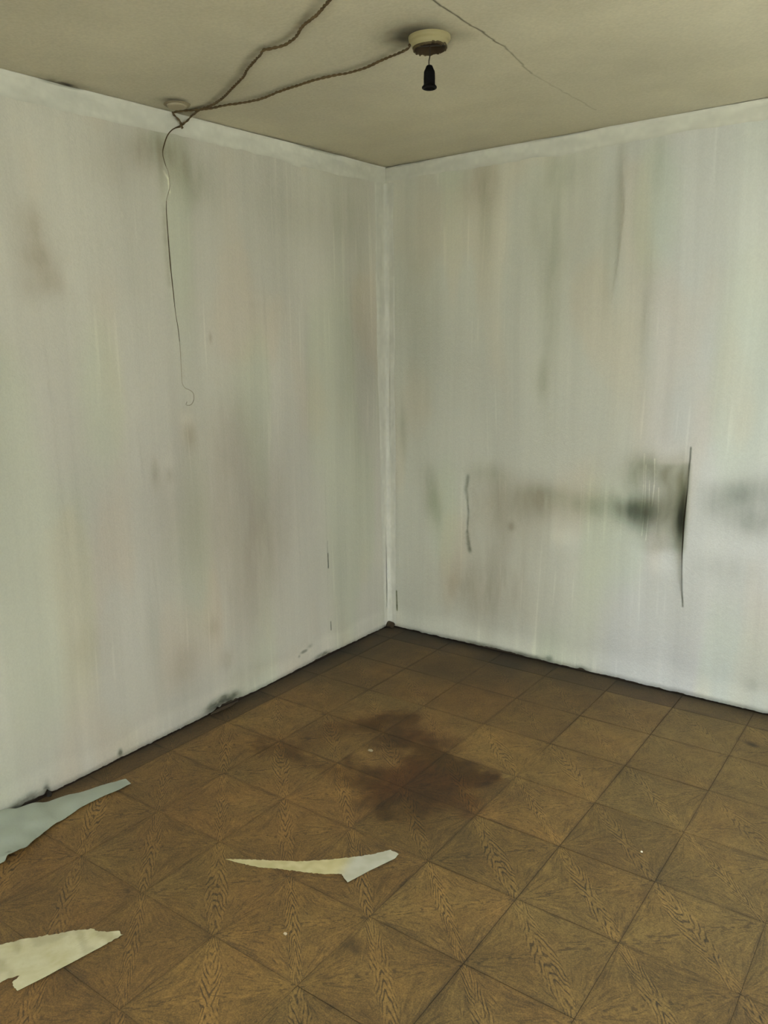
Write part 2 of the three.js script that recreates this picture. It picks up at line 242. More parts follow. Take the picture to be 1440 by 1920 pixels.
{
  const n = 1536, span = 2.7, px = span / n, c = new Uint8Array(n * n * 4), hb = new Uint8Array(n * n * 4), A = new Float32Array(n * n).fill(1), Y = new Float32Array(n * n), H = new Float32Array(n * n);
  for (let j = 0; j < n; j++) for (let i = 0; i < n; i++) {
    const x = i * px, z = j * px, k = j * n + i;
    A[k] = 1 + (vn(x * 2.5, z * 2.5, 70) - 0.5) * 0.07 + (vn(x * 9, z * 9, 71) - 0.5) * 0.04 + (vn(x * 160, z * 160, 72) - 0.5) * 0.05;
    Y[k] = (vn(x * 3.1, z * 3.1, 73) - 0.5) * 0.05;
    H[k] = 0.5 + (vn(x * 60, z * 60, 74) - 0.5) * 0.3 + (vn(x * 170, z * 170, 75) - 0.5) * 0.3;
  }
  const soot = (cx, cz, sx, sz, a, rag = 0.4) => { for (let j = Math.max(0, ((cz - sz * 2.5) / px) | 0); j < Math.min(n, (cz + sz * 2.5) / px); j++) for (let i = Math.max(0, ((cx - sx * 2.5) / px) | 0); i < Math.min(n, (cx + sx * 2.5) / px); i++) { const x = i * px, z = j * px, k = j * n + i; const e = a * g2(x - cx, z - cz, sx, sz) * (1 - rag + 2 * rag * vn(x * 40, z * 40, 76)); A[k] *= 1 - e; Y[k] += e * 0.25; } };
  const along = (pts, wd, a) => { for (let q = 1; q < pts.length; q++) { const [p, r] = [pts[q - 1], pts[q]], m = Math.ceil(Math.hypot(r[0] - p[0], r[1] - p[1]) / (wd * 0.9)); for (let t = 0; t < m; t++) soot(p[0] + (r[0] - p[0]) * t / m, p[1] + (r[1] - p[1]) * t / m, wd, wd, a); } };
  along(CABLE_A, 0.018, 0.05); along(CABLE_B, 0.018, 0.06);  // faint sooty trace along both cables
  // darker ring round the lamp, thicker towards the near side
  soot(1.140, 1.485, 0.060, 0.045, 0.38, 0.2); soot(1.115, 1.465, 0.045, 0.04, 0.25, 0.2); soot(1.19, 1.475, 0.05, 0.04, 0.25, 0.2); soot(1.14, 1.53, 0.10, 0.07, 0.12, 0.2); soot(1.25, 1.37, 0.04, 0.05, 0.10, 0.2); soot(1.06, 1.46, 0.05, 0.05, 0.10, 0.2); soot(1.172, 1.435, 0.075, 0.075, 0.25, 0.1);
  soot(0.140, 1.500, 0.022, 0.030, 0.45); soot(0.115, 1.50, 0.04, 0.05, 0.20); soot(0.05, 1.40, 0.05, 0.08, 0.2); soot(0.03, 1.85, 0.03, 0.15, 0.12); soot(0.015, 1.87, 0.012, 0.04, 0.6, 0.9); soot(0.0, 0.3, 0.05, 0.5, 0.12); soot(0.4, 0.0, 0.6, 0.04, 0.12);  // darker patches by the cable box and along the wall edges
  // hairline along the joint of two ceiling boards
  for (let q = 1; q < SEAM.length; q++) { const [p, r] = [SEAM[q - 1], SEAM[q]], m = Math.ceil(Math.hypot(r[0] - p[0], r[1] - p[1]) / 0.002), fade = q < 9 ? 0.15 : q < 11 ? 0.07 : 0.03; for (let t = 0; t < m; t++) { const x = p[0] + (r[0] - p[0]) * t / m + (vn(t * 0.05 + q * 9, 3, 77) - 0.5) * 0.006, z = p[1] + (r[1] - p[1]) * t / m; soot(x, z, 0.0036, 0.0036, fade); const k = (Math.floor(z / px) * n) + Math.floor(x / px); if (k >= 0 && k < n * n) { H[k] -= 0.08; } } }
  const base = [194, 186, 159];
  for (let k = 0; k < n * n; k++) { for (let q = 0; q < 3; q++) c[k * 4 + q] = clamp(base[q] * A[k] * (1 - Y[k] * [0, 0.12, 0.5][q]), 0, 255); c[k * 4 + 3] = 255; hb[k * 4] = hb[k * 4 + 1] = hb[k * 4 + 2] = clamp(H[k] * 255, 0, 255); hb[k * 4 + 3] = 255; }
  const m = std({ map: tex(c, n, n, { wrap: THREE.MirroredRepeatWrapping }), bumpMap: tex(hb, n, n, { srgb: false, wrap: THREE.MirroredRepeatWrapping }), bumpScale: 0.0012, roughness: 0.92, name: 'ceiling_whitewash' });
  const ceilingSet = struct('ceiling');
  const X = 60, Z = 80, pos = [], uv = [], idx = [];
  const seamX = (z) => path([...SEAM].sort((a, b) => b[1] - a[1]).map(([x, zz]) => [x, zz]), z);
  const xs = [...range(-0.05, 1.24, 40), ...range(1.36, W + 0.2, 40)];
  for (let j = 0; j <= Z; j++) for (let i = 0; i < xs.length + 4; i++) { // a board joint: four extra columns step 2 mm across the seam
    const z = -0.05 + (D + 0.25) * j / Z, s = seamX(z);
    const x = i < 41 ? xs[i] : i < 45 ? s + [-0.004, -0.0006, 0.0006, 0.004][i - 41] : xs[i - 4];
    const step = (x > s ? 0.0016 : 0) * sm(0.7, 1.0, z);
    pos.push(...warp(x, HC, z).map((q, n2) => n2 === 1 ? q - step + (vn(x * 1.5, z * 1.5, 78) - 0.5) * 0.004 : q)); uv.push(x / span, z / span);
  }
  const nx = xs.length + 4;
  for (let j = 0; j < Z; j++) for (let i = 0; i < nx - 1; i++) { const a = j * nx + i; idx.push(a, a + 1, a + nx, a + 1, a + nx + 1, a + nx); }
  const g = new THREE.BufferGeometry(); g.setAttribute('position', new THREE.Float32BufferAttribute(pos, 3)); g.setAttribute('uv', new THREE.Float32BufferAttribute(uv, 2)); g.setIndex(idx); g.computeVertexNormals();
  mesh('ceiling_board', g, m, ceilingSet);
  mesh('slab', boxAt(-0.25, W + 0.35, 2.56, 2.8, -0.25, D + 0.25), MASONRY, ceilingSet);
}

// ------------------------------------------------------------------ floor: vinyl tiles with a printed sunburst parquet
const PITCH = 0.30836, X0 = 1.04662, Z0 = 0.47862, CO = Math.cos(TILT), SI = Math.sin(TILT);
const tileAt = (a, b) => [X0 + a * CO - b * SI, Z0 + a * SI + b * CO];          // metres along the two tile directions -> x, z
const PN = 512, prints = [];
for (let v = 0; v < 4; v++) {
  const r = rng(100 + v), I = new Float32Array(PN * PN), half = [0.105, 0.085, 0.095, 0.07][v], flip = v % 2 ? -1 : 1;
  for (let j = 0; j < PN; j++) for (let i = 0; i < PN; i++) {
    const a = (i + 0.5) / PN, b = (j + 0.5) / PN; let q = 0;
    q += (vn(a * 150, b * 150, 110 + v) - 0.5) * 0.24 + (vn(a * 40, b * 40, 114 + v) - 0.5) * 0.16;
    // rays out of each corner and out of the middle
    for (const [cx, cy, n] of [[0, 0, 0], [1, 0, 1], [0, 1, 2], [1, 1, 3]]) {
      const dx = a - cx, dy = b - cy, rr = Math.hypot(dx, dy), th = Math.atan2(dy, dx);
      if (rr < 0.8) { const st = vn(th * 17 + 40, rr * 5, 120 + v * 5 + n) * 0.6 + vn(th * 41 + 40, rr * 9, 140 + v * 5 + n) * 0.4; q += (sm(0.60, 0.82, st) * -0.34 + sm(0.34, 0.18, st) * 0.26) * (1 - sm(0.30, 0.8, rr)) * sm(0.0, 0.05, rr); q -= 0.30 * Math.exp(-rr * rr / 0.0012) * vn(th * 6 + 20, 1, 160 + v); }
    }
    // a wide flame-grained stave along one diagonal
    const s = (a + b) * Math.SQRT1_2, t = (a - b) * Math.SQRT1_2, hw = half * (0.62 + 0.38 * Math.sin(Math.PI * clamp(s / 1.414, 0, 1))) * (0.85 + 0.3 * vn(s * 3, 7, 170 + v));
    const e = 1 - sm(0.82, 1.08, Math.abs(t) / hw);
    if (e > 0) {
      const tn = (t + (vn(s * 4, 3, 175 + v) - 0.5) * 0.02) / hw, mid = vn(s * 2.2, 9, 180 + v);
      let ph = (s - (flip * (mid > 0.35 ? 1 : -1)) * 0.30 * Math.pow(Math.abs(tn), 1.2)) * 8.5 + vn(s * 9, t * 26, 185 + v) * 0.9;
      const w = Math.sin(ph * 2 * Math.PI), ln = sm(0.15, 0.9, w), br = sm(0.25, 0.62, vn(s * 30, t * 60, 190 + v) * 0.5 + vn(s * 8, t * 20, 194 + v) * 0.5);
      q = q * (1 - 0.55 * e) + e * (0.25 - ln * (0.22 + 0.75 * br) + (vn(s * 26, t * 110, 198 + v) - 0.5) * 0.3 - sm(0.80, 0.99, Math.abs(tn)) * 0.14);
    }
    // a narrow stave of dashes along the other
    const s2 = (a + 1 - b) * Math.SQRT1_2, t2 = (a - 1 + b) * Math.SQRT1_2, e2 = (1 - sm(0.030, 0.052, Math.abs(t2))) * (1 - e);
    if (e2 > 0) { const dash = vn(s2 * 22, t2 * 50 + 20, 200 + v) * 0.7 + vn(s2 * 50, t2 * 90 + 20, 204 + v) * 0.3; q = q * (1 - 0.5 * e2) + e2 * (0.06 - sm(0.56, 0.78, dash) * 0.52 + sm(0.35, 0.2, dash) * 0.15); }
    I[j * PN + i] = q;
  }
  for (let n = 0; n < 210; n++) {                                                  // short flecks of grain, turned like the rays
    const cx = r(), cy = r(), near = [cx < 0.5 ? 0 : 1, cy < 0.5 ? 0 : 1], th = Math.atan2(cy - near[1], cx - near[0]) + (r() - 0.5) * 0.5, len = 0.03 + r() * 0.10, wd = 0.003 + r() * 0.005, a0 = r() < 0.58 ? -(0.25 + r() * 0.45) : 0.2 + r() * 0.25;
    const m = Math.ceil(len * PN);
    for (let q = 0; q < m; q++) { const f = q / m - 0.5, x = (cx + Math.cos(th) * len * f) * PN, y = (cy + Math.sin(th) * len * f) * PN, ww = wd * PN * (1 - 4 * f * f) + 0.6; for (let dy = -3; dy <= 3; dy++) for (let dx = -3; dx <= 3; dx++) { const xx = Math.round(x) + dx, yy = Math.round(y) + dy; if (xx < 0 || yy < 0 || xx >= PN || yy >= PN) continue; const dd = Math.hypot(xx - x, yy - y); if (dd < ww) { const k = yy * PN + xx; I[k] += (a0 - I[k]) * 0.35 * (1 - dd / ww); } } }
  }
  prints.push(I);
}
const printAt = (I, a, b) => { const x = clamp(a * PN - 0.5, 0, PN - 1.001), y = clamp(b * PN - 0.5, 0, PN - 1.001), i = x | 0, j = y | 0, fx = x - i, fy = y - j, k = j * PN + i; return (I[k] * (1 - fx) + I[k + 1] * fx) * (1 - fy) + (I[k + PN] * (1 - fx) + I[k + PN + 1] * fx) * fy; };
// spilt and soaked-in stains: [x, z, reach x, reach z, strength]
const STAIN = [[0.50, 1.40, 0.14, 0.14, 0.24], [0.75, 1.10, 0.16, 0.12, 0.22], [1.10, 1.30, 0.14, 0.14, 0.25], [0.90, 1.45, 0.18, 0.12, 0.22], [1.18, 1.48, 0.12, 0.12, 0.20], [0.561, 1.161, 0.09, 0.10, 0.5], [0.640, 1.040, 0.10, 0.07, 0.75], [0.745, 0.955, 0.09, 0.07, 0.65], [0.925, 1.056, 0.10, 0.08, 0.7], [1.021, 1.149, 0.10, 0.09, 0.85], [0.85, 1.12, 0.12, 0.10, 0.45], [1.215, 1.155, 0.08, 0.06, 0.9], [1.13, 1.22, 0.10, 0.08, 0.75], [1.044, 1.393, 0.12, 0.10, 0.6], [0.962, 1.480, 0.12, 0.10, 0.65], [1.24, 1.40, 0.09, 0.11, 0.45], [0.498, 1.262, 0.07, 0.07, 0.35], [0.44, 1.43, 0.09, 0.10, 0.38], [0.56, 1.47, 0.10, 0.08, 0.4], [0.70, 1.44, 0.09, 0.07, 0.3], [0.80, 1.42, 0.09, 0.08, 0.35], [1.10, 1.56, 0.10, 0.08, 0.3], [1.33, 1.30, 0.07, 0.10, 0.3], [0.6, 0.75, 0.25, 0.18, 0.22], [0.35, 1.0, 0.16, 0.2, 0.16]];
const SPOT = [[2.026, 0.334, 0.034, 0.018, 1.3], [1.370, 2.153, 0.024, 0.022, 0.7], [1.459, 2.334, 0.016, 0.012, 0.5], [0.663, 2.361, 0.014, 0.012, 0.6], [0.484, 1.311, 0.010, 0.010, 0.7], [1.36, 2.27, 0.012, 0.01, 0.4], [0.95, 2.50, 0.01, 0.012, 0.35]];
const LIGHTER = [[0.777, 1.285, 0.07, 0.05, 0.5], [0.72, 1.33, 0.05, 0.04, 0.4], [1.327, 1.112, 0.045, 0.018, 0.8], [1.106, 0.933, 0.10, 0.07, 0.35], [1.0, 0.90, 0.07, 0.05, 0.35], [2.15, 1.40, 0.12, 0.12, 0.3], [0.87, 1.28, 0.03, 0.02, 0.4], [1.68, 1.58, 0.05, 0.05, 0.2]];
const sum = (L, x, z) => { let q = 0; for (const [cx, cz, sx, sz, a] of L) { const dx = (x - cx) / sx, dz = (z - cz) / sz, e = dx * dx + dz * dz; if (e < 6) q += a * Math.exp(-e); } return q; };
{
  const floor = struct('floor');
  mesh('subfloor', boxAt(-0.25, W + 0.35, -0.2, -0.0016, -0.25, D + 0.25), std({ color: 0x2a1e10, roughness: 0.95, name: 'old_glue' }), floor);
  const CELL = 340, PER = 6, AT = CELL * PER, rnd = rng(4242), list = [];
  for (let k = -5; k < 8; k++) for (let m = -3; m < 15; m++) {
    // clip the tile to the room (tile coordinates run with the slight turn of the laying)
    let a0 = k * PITCH, a1 = a0 + PITCH, b0 = m * PITCH, b1 = b0 + PITCH; const mid = tileAt((a0 + a1) / 2, (b0 + b1) / 2);
    const xl = (b) => (0.002 - X0 + b * SI) / CO, zl = (a) => (0.002 + SKEW * (X0 + a) - Z0 - a * SI) / CO;
    a0 = Math.max(a0, xl((b0 + b1) / 2)); b0 = Math.max(b0, zl((a0 + a1) / 2)); a1 = Math.min(a1, W + 0.02 - X0); b1 = Math.min(b1, D + 0.02 - Z0);
    if (a1 - a0 < 0.012 || b1 - b0 < 0.012) continue;
    list.push({ k, m, a0, a1, b0, b1, seen: mid[0] < 2.45 && mid[1] < 3.0 && mid[0] + 1.45 * mid[1] > -1 && (mid[1] - 2.9) < (0.83 - mid[0]) * -0.0 + 0.1 && mid[1] < 3.05 - 0.70 * (mid[0] - 0.8) + 0.35 });
  }
  const seen = list.filter((t) => t.seen), rest = list.filter((t) => !t.seen);
  const clean = seen.filter((t) => (t.b0 + Z0 > 1.75 || t.a0 + X0 > 1.45) && t.b0 + Z0 > 0.9 && t.a1 - t.a0 > 0.3 && t.b1 - t.b0 > 0.3), atlases = [];
  seen.forEach((t, n) => {
    const at = Math.floor(n / (PER * PER)), cell = n % (PER * PER); t.at = at; t.cx = cell % PER; t.cy = Math.floor(cell / PER);
    if (!atlases[at]) atlases[at] = { c: new Uint8Array(AT * AT * 4).fill(128), h: new Uint8Array(AT * AT * 4).fill(128) };
  });
  // tone of single tiles: the cut strips along the walls are darker, the far right ones greyer
  for (const t of seen) {
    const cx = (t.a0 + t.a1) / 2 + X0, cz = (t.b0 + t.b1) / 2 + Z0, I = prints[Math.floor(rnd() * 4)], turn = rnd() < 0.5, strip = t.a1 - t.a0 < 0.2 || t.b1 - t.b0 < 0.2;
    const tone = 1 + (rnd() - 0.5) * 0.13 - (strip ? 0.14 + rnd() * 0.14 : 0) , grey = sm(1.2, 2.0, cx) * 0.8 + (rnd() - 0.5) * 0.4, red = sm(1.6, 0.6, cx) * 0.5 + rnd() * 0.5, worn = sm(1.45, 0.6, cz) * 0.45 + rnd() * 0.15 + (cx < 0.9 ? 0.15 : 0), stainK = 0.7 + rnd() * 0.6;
    const { c, h } = atlases[t.at];
    for (let j = 0; j < CELL; j++) for (let i = 0; i < CELL; i++) {
      const fa = (i - 1) / (CELL - 3), fb = (j - 1) / (CELL - 3), a = t.k * PITCH + fa * PITCH, b = t.m * PITCH + fb * PITCH, x = X0 + a * CO - b * SI, z = Z0 + a * SI + b * CO;
      let q = turn ? printAt(I, 1 - fa, 1 - fb) : printAt(I, fa, fb); q *= (1 - worn);
      const wx = x + (vn(x * 12, z * 12, 300) - 0.5) * 0.10 + (vn(x * 45, z * 45, 301) - 0.5) * 0.035, wz = z + (vn(x * 12, z * 12, 302) - 0.5) * 0.10 + (vn(x * 45, z * 45, 303) - 0.5) * 0.035;
      const st = clamp(sm(0.05, 1.0, sum(STAIN, wx, wz) * stainK * (0.35 + 0.75 * vn(x * 11, z * 11, 299) + 0.5 * vn(x * 34, z * 34, 298))) * 0.98, 0, 1), sp = clamp(sum(SPOT, wx * 0.5 + x * 0.5, wz * 0.5 + z * 0.5), 0, 1), li = clamp(sum(LIGHTER, wx, wz), 0, 1);
      const edge = Math.min(a - t.a0, t.a1 - a, b - t.b0, t.b1 - b), grimeShade = sm(1.25, 0.35, z + 0.45 * x) * 0.26 * (0.5 + vn(x * 7, z * 7, 316)) + (1 - sm(0, 0.012, edge)) * 0.20 * vn(x * 9, z * 9, 304) + (1 - sm(0.0, 0.10, Math.min(x, z))) * (0.14 + 0.2 * vn(x * 12, z * 12, 305));  // back-corner term paints in shade; the edge and wall terms are dirt
      let L = tone * (1 + q * 0.62 + (vn(x * 5, z * 5, 306) - 0.5) * 0.14 + (vn(x * 22, z * 22, 307) - 0.5) * 0.13 + (vn(x * 420, z * 420, 308) - 0.5) * 0.3) * (1 - grimeShade);
      const so = st * (1 - li * 0.8); L *= 1 - 0.5 * sp; L *= 1 + 0.22 * li * (1 - q);
      const ash = clamp(grey + (vn(x * 4, z * 4, 309) - 0.5) * 0.6 + (vn(x * 16, z * 16, 310) - 0.5) * 0.5 + li * 0.8 - st * 0.8, 0, 1), rd = clamp(red + (vn(x * 6, z * 6, 311) - 0.5) * 0.9, 0, 1) * (1 - ash * 0.6) * 0.5 + st * 0.9 * sm(0.4, 0.8, vn(x * 7 + 3, z * 7, 312));
      const o = ((t.cy * CELL + j) * AT + t.cx * CELL + i) * 4;
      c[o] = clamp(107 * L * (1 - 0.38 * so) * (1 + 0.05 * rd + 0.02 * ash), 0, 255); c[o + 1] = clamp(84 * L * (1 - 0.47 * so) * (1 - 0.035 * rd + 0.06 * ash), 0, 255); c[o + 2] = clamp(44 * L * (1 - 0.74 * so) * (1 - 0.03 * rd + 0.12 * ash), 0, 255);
      const hh = 128 + q * 60 + (vn(x * 90, z * 90, 313) - 0.5) * 70 + (vn(x * 22, z * 22, 314) - 0.5) * 60; h[o] = h[o + 1] = h[o + 2] = clamp(hh, 0, 255); c[o + 3] = h[o + 3] = 255;
    }
  }
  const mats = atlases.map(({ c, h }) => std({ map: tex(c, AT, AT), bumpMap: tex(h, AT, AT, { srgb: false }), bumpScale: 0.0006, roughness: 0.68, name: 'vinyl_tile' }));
  for (const t of [...seen, ...rest]) {
    const src = t.seen ? t : clean[Math.floor(rnd() * clean.length)], gap = 0.0002 + (t.k === 1 || t.k === 2 ? 0.0006 : 0) + rnd() * 0.0005, bev = 0.0007, th = 0.0045, lift = rnd() * 0.0005;
    const A0 = t.a0 + gap, A1 = t.a1 - gap, B0 = t.b0 + gap, B1 = t.b1 - gap, pos = [], uv = [], idx = [];
    const tilt = [rnd(), rnd(), rnd(), rnd()].map((q) => (q - 0.5) * 0.0008);
    const ring = (ins, y, tl) => [[A0 + ins, B0 + ins], [A1 - ins, B0 + ins], [A1 - ins, B1 - ins], [A0 + ins, B1 - ins]].forEach(([a, b], n) => { const [x, z] = tileAt(a, b); pos.push(x, y + (tl ? tilt[n] : 0), z); const fa = clamp((a - t.k * PITCH) / PITCH, 0, 1), fb = clamp((b - t.m * PITCH) / PITCH, 0, 1); uv.push((src.cx * CELL + 1.5 + fa * (CELL - 3)) / AT, (src.cy * CELL + 1.5 + fb * (CELL - 3)) / AT); });
    ring(bev, lift, true); ring(0, lift - bev * 0.7, true); ring(0, -th, false);
    idx.push(0, 2, 1, 0, 3, 2); for (let r = 0; r < 2; r++) for (let n = 0; n < 4; n++) { const p = r * 4 + n, q = r * 4 + (n + 1) % 4; idx.push(p, q, p + 4, q, q + 4, p + 4); }
    let g = new THREE.BufferGeometry(); g.setAttribute('position', new THREE.Float32BufferAttribute(pos, 3)); g.setAttribute('uv', new THREE.Float32BufferAttribute(uv, 2)); g.setIndex(idx); g = toCreasedNormals(g, 0.3);
    mesh('floor_tile', g, mats[src.at], floor);
  }
}

// ------------------------------------------------------------------ the other two walls, the windows that light the room, the ground outside
const WT = 0.30, FRAME = std({ color: 0xd8d6cc, roughness: 0.5, name: 'window_paint' }), GLASS = new THREE.MeshPhysicalMaterial({ color: 0xffffff, transmission: 1, thickness: 0, roughness: 0, ior: 1.5, name: 'window_glass' });
let windowCount = 0;
function outerWall(name, length, openings, place) { // along u, up v, out w; place(u0,u1,v0,v1,w0,w1) gives the box
  const w = struct(name), list = []; let u = -0.25;
  for (const [u0, u1, v0, v1] of [...openings].sort((p, q) => p[0] - q[0])) { list.push(place(u, u0, -0.1, 2.7, 0, WT), place(u0, u1, -0.1, v0, 0, WT), place(u0, u1, v1, 2.7, 0, WT)); u = u1; }
  list.push(place(u, length + 0.25, -0.1, 2.7, 0, WT)); mesh('plaster', mergeGeometries(list), PLAIN, w);
  for (const [u0, u1, v0, v1] of openings) {
    const win = struct(`window_${++windowCount}`), f = 0.05, n = Math.max(1, Math.round((u1 - u0) / 0.75)), bar = (a, b, c, d) => place(c, d, a, b, 0.16, 0.22);
    const bars = [bar(v0, v0 + f, u0, u1), bar(v1 - f, v1, u0, u1), bar(v0 + f, v1 - f, u0, u0 + f), bar(v0 + f, v1 - f, u1 - f, u1)], edge = [u0 + f];
    for (let k = 1; k < n; k++) { const m = u0 + (u1 - u0) * k / n; bars.push(bar(v0 + f, v1 - f, m - f / 2, m + f / 2)); edge.push(m - f / 2, m + f / 2); }
    edge.push(u1 - f); mesh('window_frame', mergeGeometries(bars), FRAME, win);
    for (let k = 0; k < edge.length; k += 2) mesh('pane', place(edge[k], edge[k + 1], v0 + f, v1 - f, 0.189, 0.193), GLASS, win);
    mesh('window_sill', place(u0, u1, v0, v0 + 0.03, -0.05, 0.16), FRAME, win);
  }
}
outerWall('wall_window', D, SIDE_WINDOWS, (u0, u1, v0, v1, w0, w1) => boxAt(W + w0, W + w1, v0, v1, u0, u1));
outerWall('wall_back', W, BACK_WINDOWS, (u0, u1, v0, v1, w0, w1) => boxAt(u0, u1, v0, v1, D + w0, D + w1));
{ const gr = mesh('ground', boxAt(-60, 60, -3.4, -3.2, -60, 60), std({ color: 0xb9b8ae, roughness: 1, name: 'yard_ground' }), scene); gr.userData.kind = 'structure'; }

// ------------------------------------------------------------------ whitewashed strips: along the ceiling on both walls and up the corner
const stripMat = (() => {
  const n = 512, c = new Uint8Array(n * n * 4), h = new Uint8Array(n * n * 4);
  for (let j = 0; j < n; j++) for (let i = 0; i < n; i++) { const u = i / n, v = j / n, k = (j * n + i) * 4; const m = 1 + (vn(u * 9, v * 30, 400) - 0.5) * 0.07 + (vn(u * 40, v * 40, 401) - 0.5) * 0.04 + (vn(u * 3, v * 6, 402) - 0.5) * 0.06; c[k] = clamp(208 * m, 0, 255); c[k + 1] = clamp(206 * m, 0, 255); c[k + 2] = clamp(190 * m, 0, 255); const hh = 128 + (vn(u * 20, v * 90, 403) - 0.5) * 120 + (vn(u * 90, v * 90, 404) - 0.5) * 60; h[k] = h[k + 1] = h[k + 2] = hh; c[k + 3] = h[k + 3] = 255; }
  return std({ map: tex(c, n, n, { wrap: THREE.MirroredRepeatWrapping }), bumpMap: tex(h, n, n, { srgb: false, wrap: THREE.MirroredRepeatWrapping }), bumpScale: 0.001, roughness: 0.85, vertexColors: true, name: 'whitewash' });
})();
function ribbon(along, profile, place, flip) { // profile(a) -> [[out, across, shade], ...]
  const pos = [], uv = [], col = [], idx = []; let n = 0;
  along.forEach((a, i) => { const pr = profile(a); n = pr.length; pr.forEach(([o, c, s], j) => { pos.push(...place(a, o, c)); uv.push(a / 0.7, c / 0.7); col.push(s, s, s * (0.9 + 0.1 * s)); }); if (i) for (let j = 0; j < n - 1; j++) { const p = (i - 1) * n + j, q = i * n + j; flip ? idx.push(p, p + 1, q, q, p + 1, q + 1) : idx.push(p, q, p + 1, q, q + 1, p + 1); } });
  const g = new THREE.BufferGeometry(); g.setAttribute('position', new THREE.Float32BufferAttribute(pos, 3)); g.setAttribute('uv', new THREE.Float32BufferAttribute(uv, 2)); g.setAttribute('color', new THREE.Float32BufferAttribute(col, 3)); g.setIndex(idx); g.computeVertexNormals(); return g;
}
const coveProfile = (seed, hgt, crack) => (a) => {
  const low = hgt + (vn(a * 6, 1.5, seed) - 0.5) * 0.020 + (vn(a * 25, 2.5, seed + 1) - 0.5) * 0.010, k = crack(a);
  const top = 0.0006 + 0.004 * vn(a * 14, 4.5, seed + 2) * k;
  const w = 1 - 0.10 * vn(a * 4, 7.5, seed + 5) - 0.06 * vn(a * 19, 8.5, seed + 6) - 0.10 * sm(0.7, 0.0, a);
  return [[-0.0010, low + 0.016, 0.84], [0.0004, low + 0.006, 0.85], [0.0012, low, 0.86 * 0.5 + w * 0.5], [0.0022, low * 0.88, w], [0.0034 + 0.002 * vn(a * 5, 3, seed + 3), low * 0.5, w], [0.0044, low * 0.25, w], [0.008, 0.010, w], [0.011, 0.0045 + top, 1 - 0.25 * k], [0.0135, 0.0015 + top, 1 - 0.6 * k * vn(a * 30, 5.5, seed + 4)]];
};
{
  const za = range(0.0, D, 700), xa = range(0.0, W, 500);
  const cl = coveProfile(410, 0.074, (z) => sm(0.35, 0.5, z) * (1 - sm(0.62, 0.75, z)) + sm(1.78, 1.84, z) * (1 - sm(1.92, 1.98, z)) * 1.2 + 0.25);
  const cr = coveProfile(420, 0.066, (x) => (1 - sm(0.2, 0.5, x)) + sm(0.7, 0.9, x) * (1 - sm(1.0, 1.2, x)) * 0.8 + 0.3);
  const t1 = mesh('trim_1', ribbon(za, cl, (z, o, c) => warp(reliefLeft(z, HC - c) + o, HC - c, z), true), stripMat, scene); t1.userData.kind = 'structure';
  const t2 = mesh('trim_2', ribbon(xa, cr, (x, o, c) => warp(x, HC - c, reliefRight(x, HC - c) + o), false), stripMat, scene); t2.userData.kind = 'structure';
  // the corner: a feathered strip on both walls with a soft inner round; across < 0 lies on the left wall, > 0 on the right
  const corner = (y) => {
    const wl = 0.052 + 0.036 * sm(0.2, 2.0, y) + (vn(y * 5, 1.5, 430) - 0.5) * 0.016 + (vn(y * 22, 1.5, 431) - 0.5) * 0.006, wr = 0.048 + (vn(y * 5, 1.5, 432) - 0.5) * 0.012 + (vn(y * 22, 1.5, 433) - 0.5) * 0.005;
    const wash = 0.88 + 0.10 * sm(1.3, 0.3, y) - 0.06 * sm(1.4, 2.3, y) + (vn(y * 8, 3.5, 434) - 0.5) * 0.06, ridge = (c) => 0.004 * g2(y - 1.25, 0, 0.35, 1) * Math.exp(-((c - 0.022 - (y - 1.2) * 0.02) ** 2) / 0.00005) + 0.003 * g2(y - 1.95, 0, 0.35, 1) * Math.exp(-((c + 0.062 + (1.9 - y) * 0.05) ** 2) / 0.00006);
    const out = []; const cs = [-wl - 0.006, -wl, -wl * 0.85, -wl * 0.72, -wl * 0.6, -wl * 0.45, -0.028, -0.02, -0.013, -0.007, 0, 0.007, 0.013, 0.018, 0.022, 0.026, 0.031, wr * 0.8, wr * 0.9, wr, wr + 0.005];
    cs.forEach((c, i) => { const edge = i === 0 || i === cs.length - 1; out.push([edge ? -0.001 : (i === 1 || i === cs.length - 2 ? 0.001 : 0.0022) + ridge(c), c, edge ? 0.84 : i === 1 || i === cs.length - 2 ? 0.86 : wash * (i === 10 ? 0.97 : 1)]); });
    return out;
  };
  const place = (y, o, c) => { const R = 0.02, ac = Math.abs(c); let x, z;
    if (ac >= R) { if (c < 0) { x = reliefLeft(ac, y) + o; z = ac; } else { z = reliefRight(ac, y) + o; x = ac; } }
    else { const f = c / R * Math.PI / 4, cx = R + 0.0025, cz = R + 0.0025; const th = Math.PI * 1.25 + f; x = cx + (R) * Math.cos(th) + o * 0.5; z = cz + (R) * Math.sin(th) + o * 0.5; }
    return warp(x, y, z); };
  const t3 = mesh('trim_3', ribbon(range(0.02, 2.42, 420), corner, place, false), stripMat, scene); t3.userData.kind = 'structure';
}

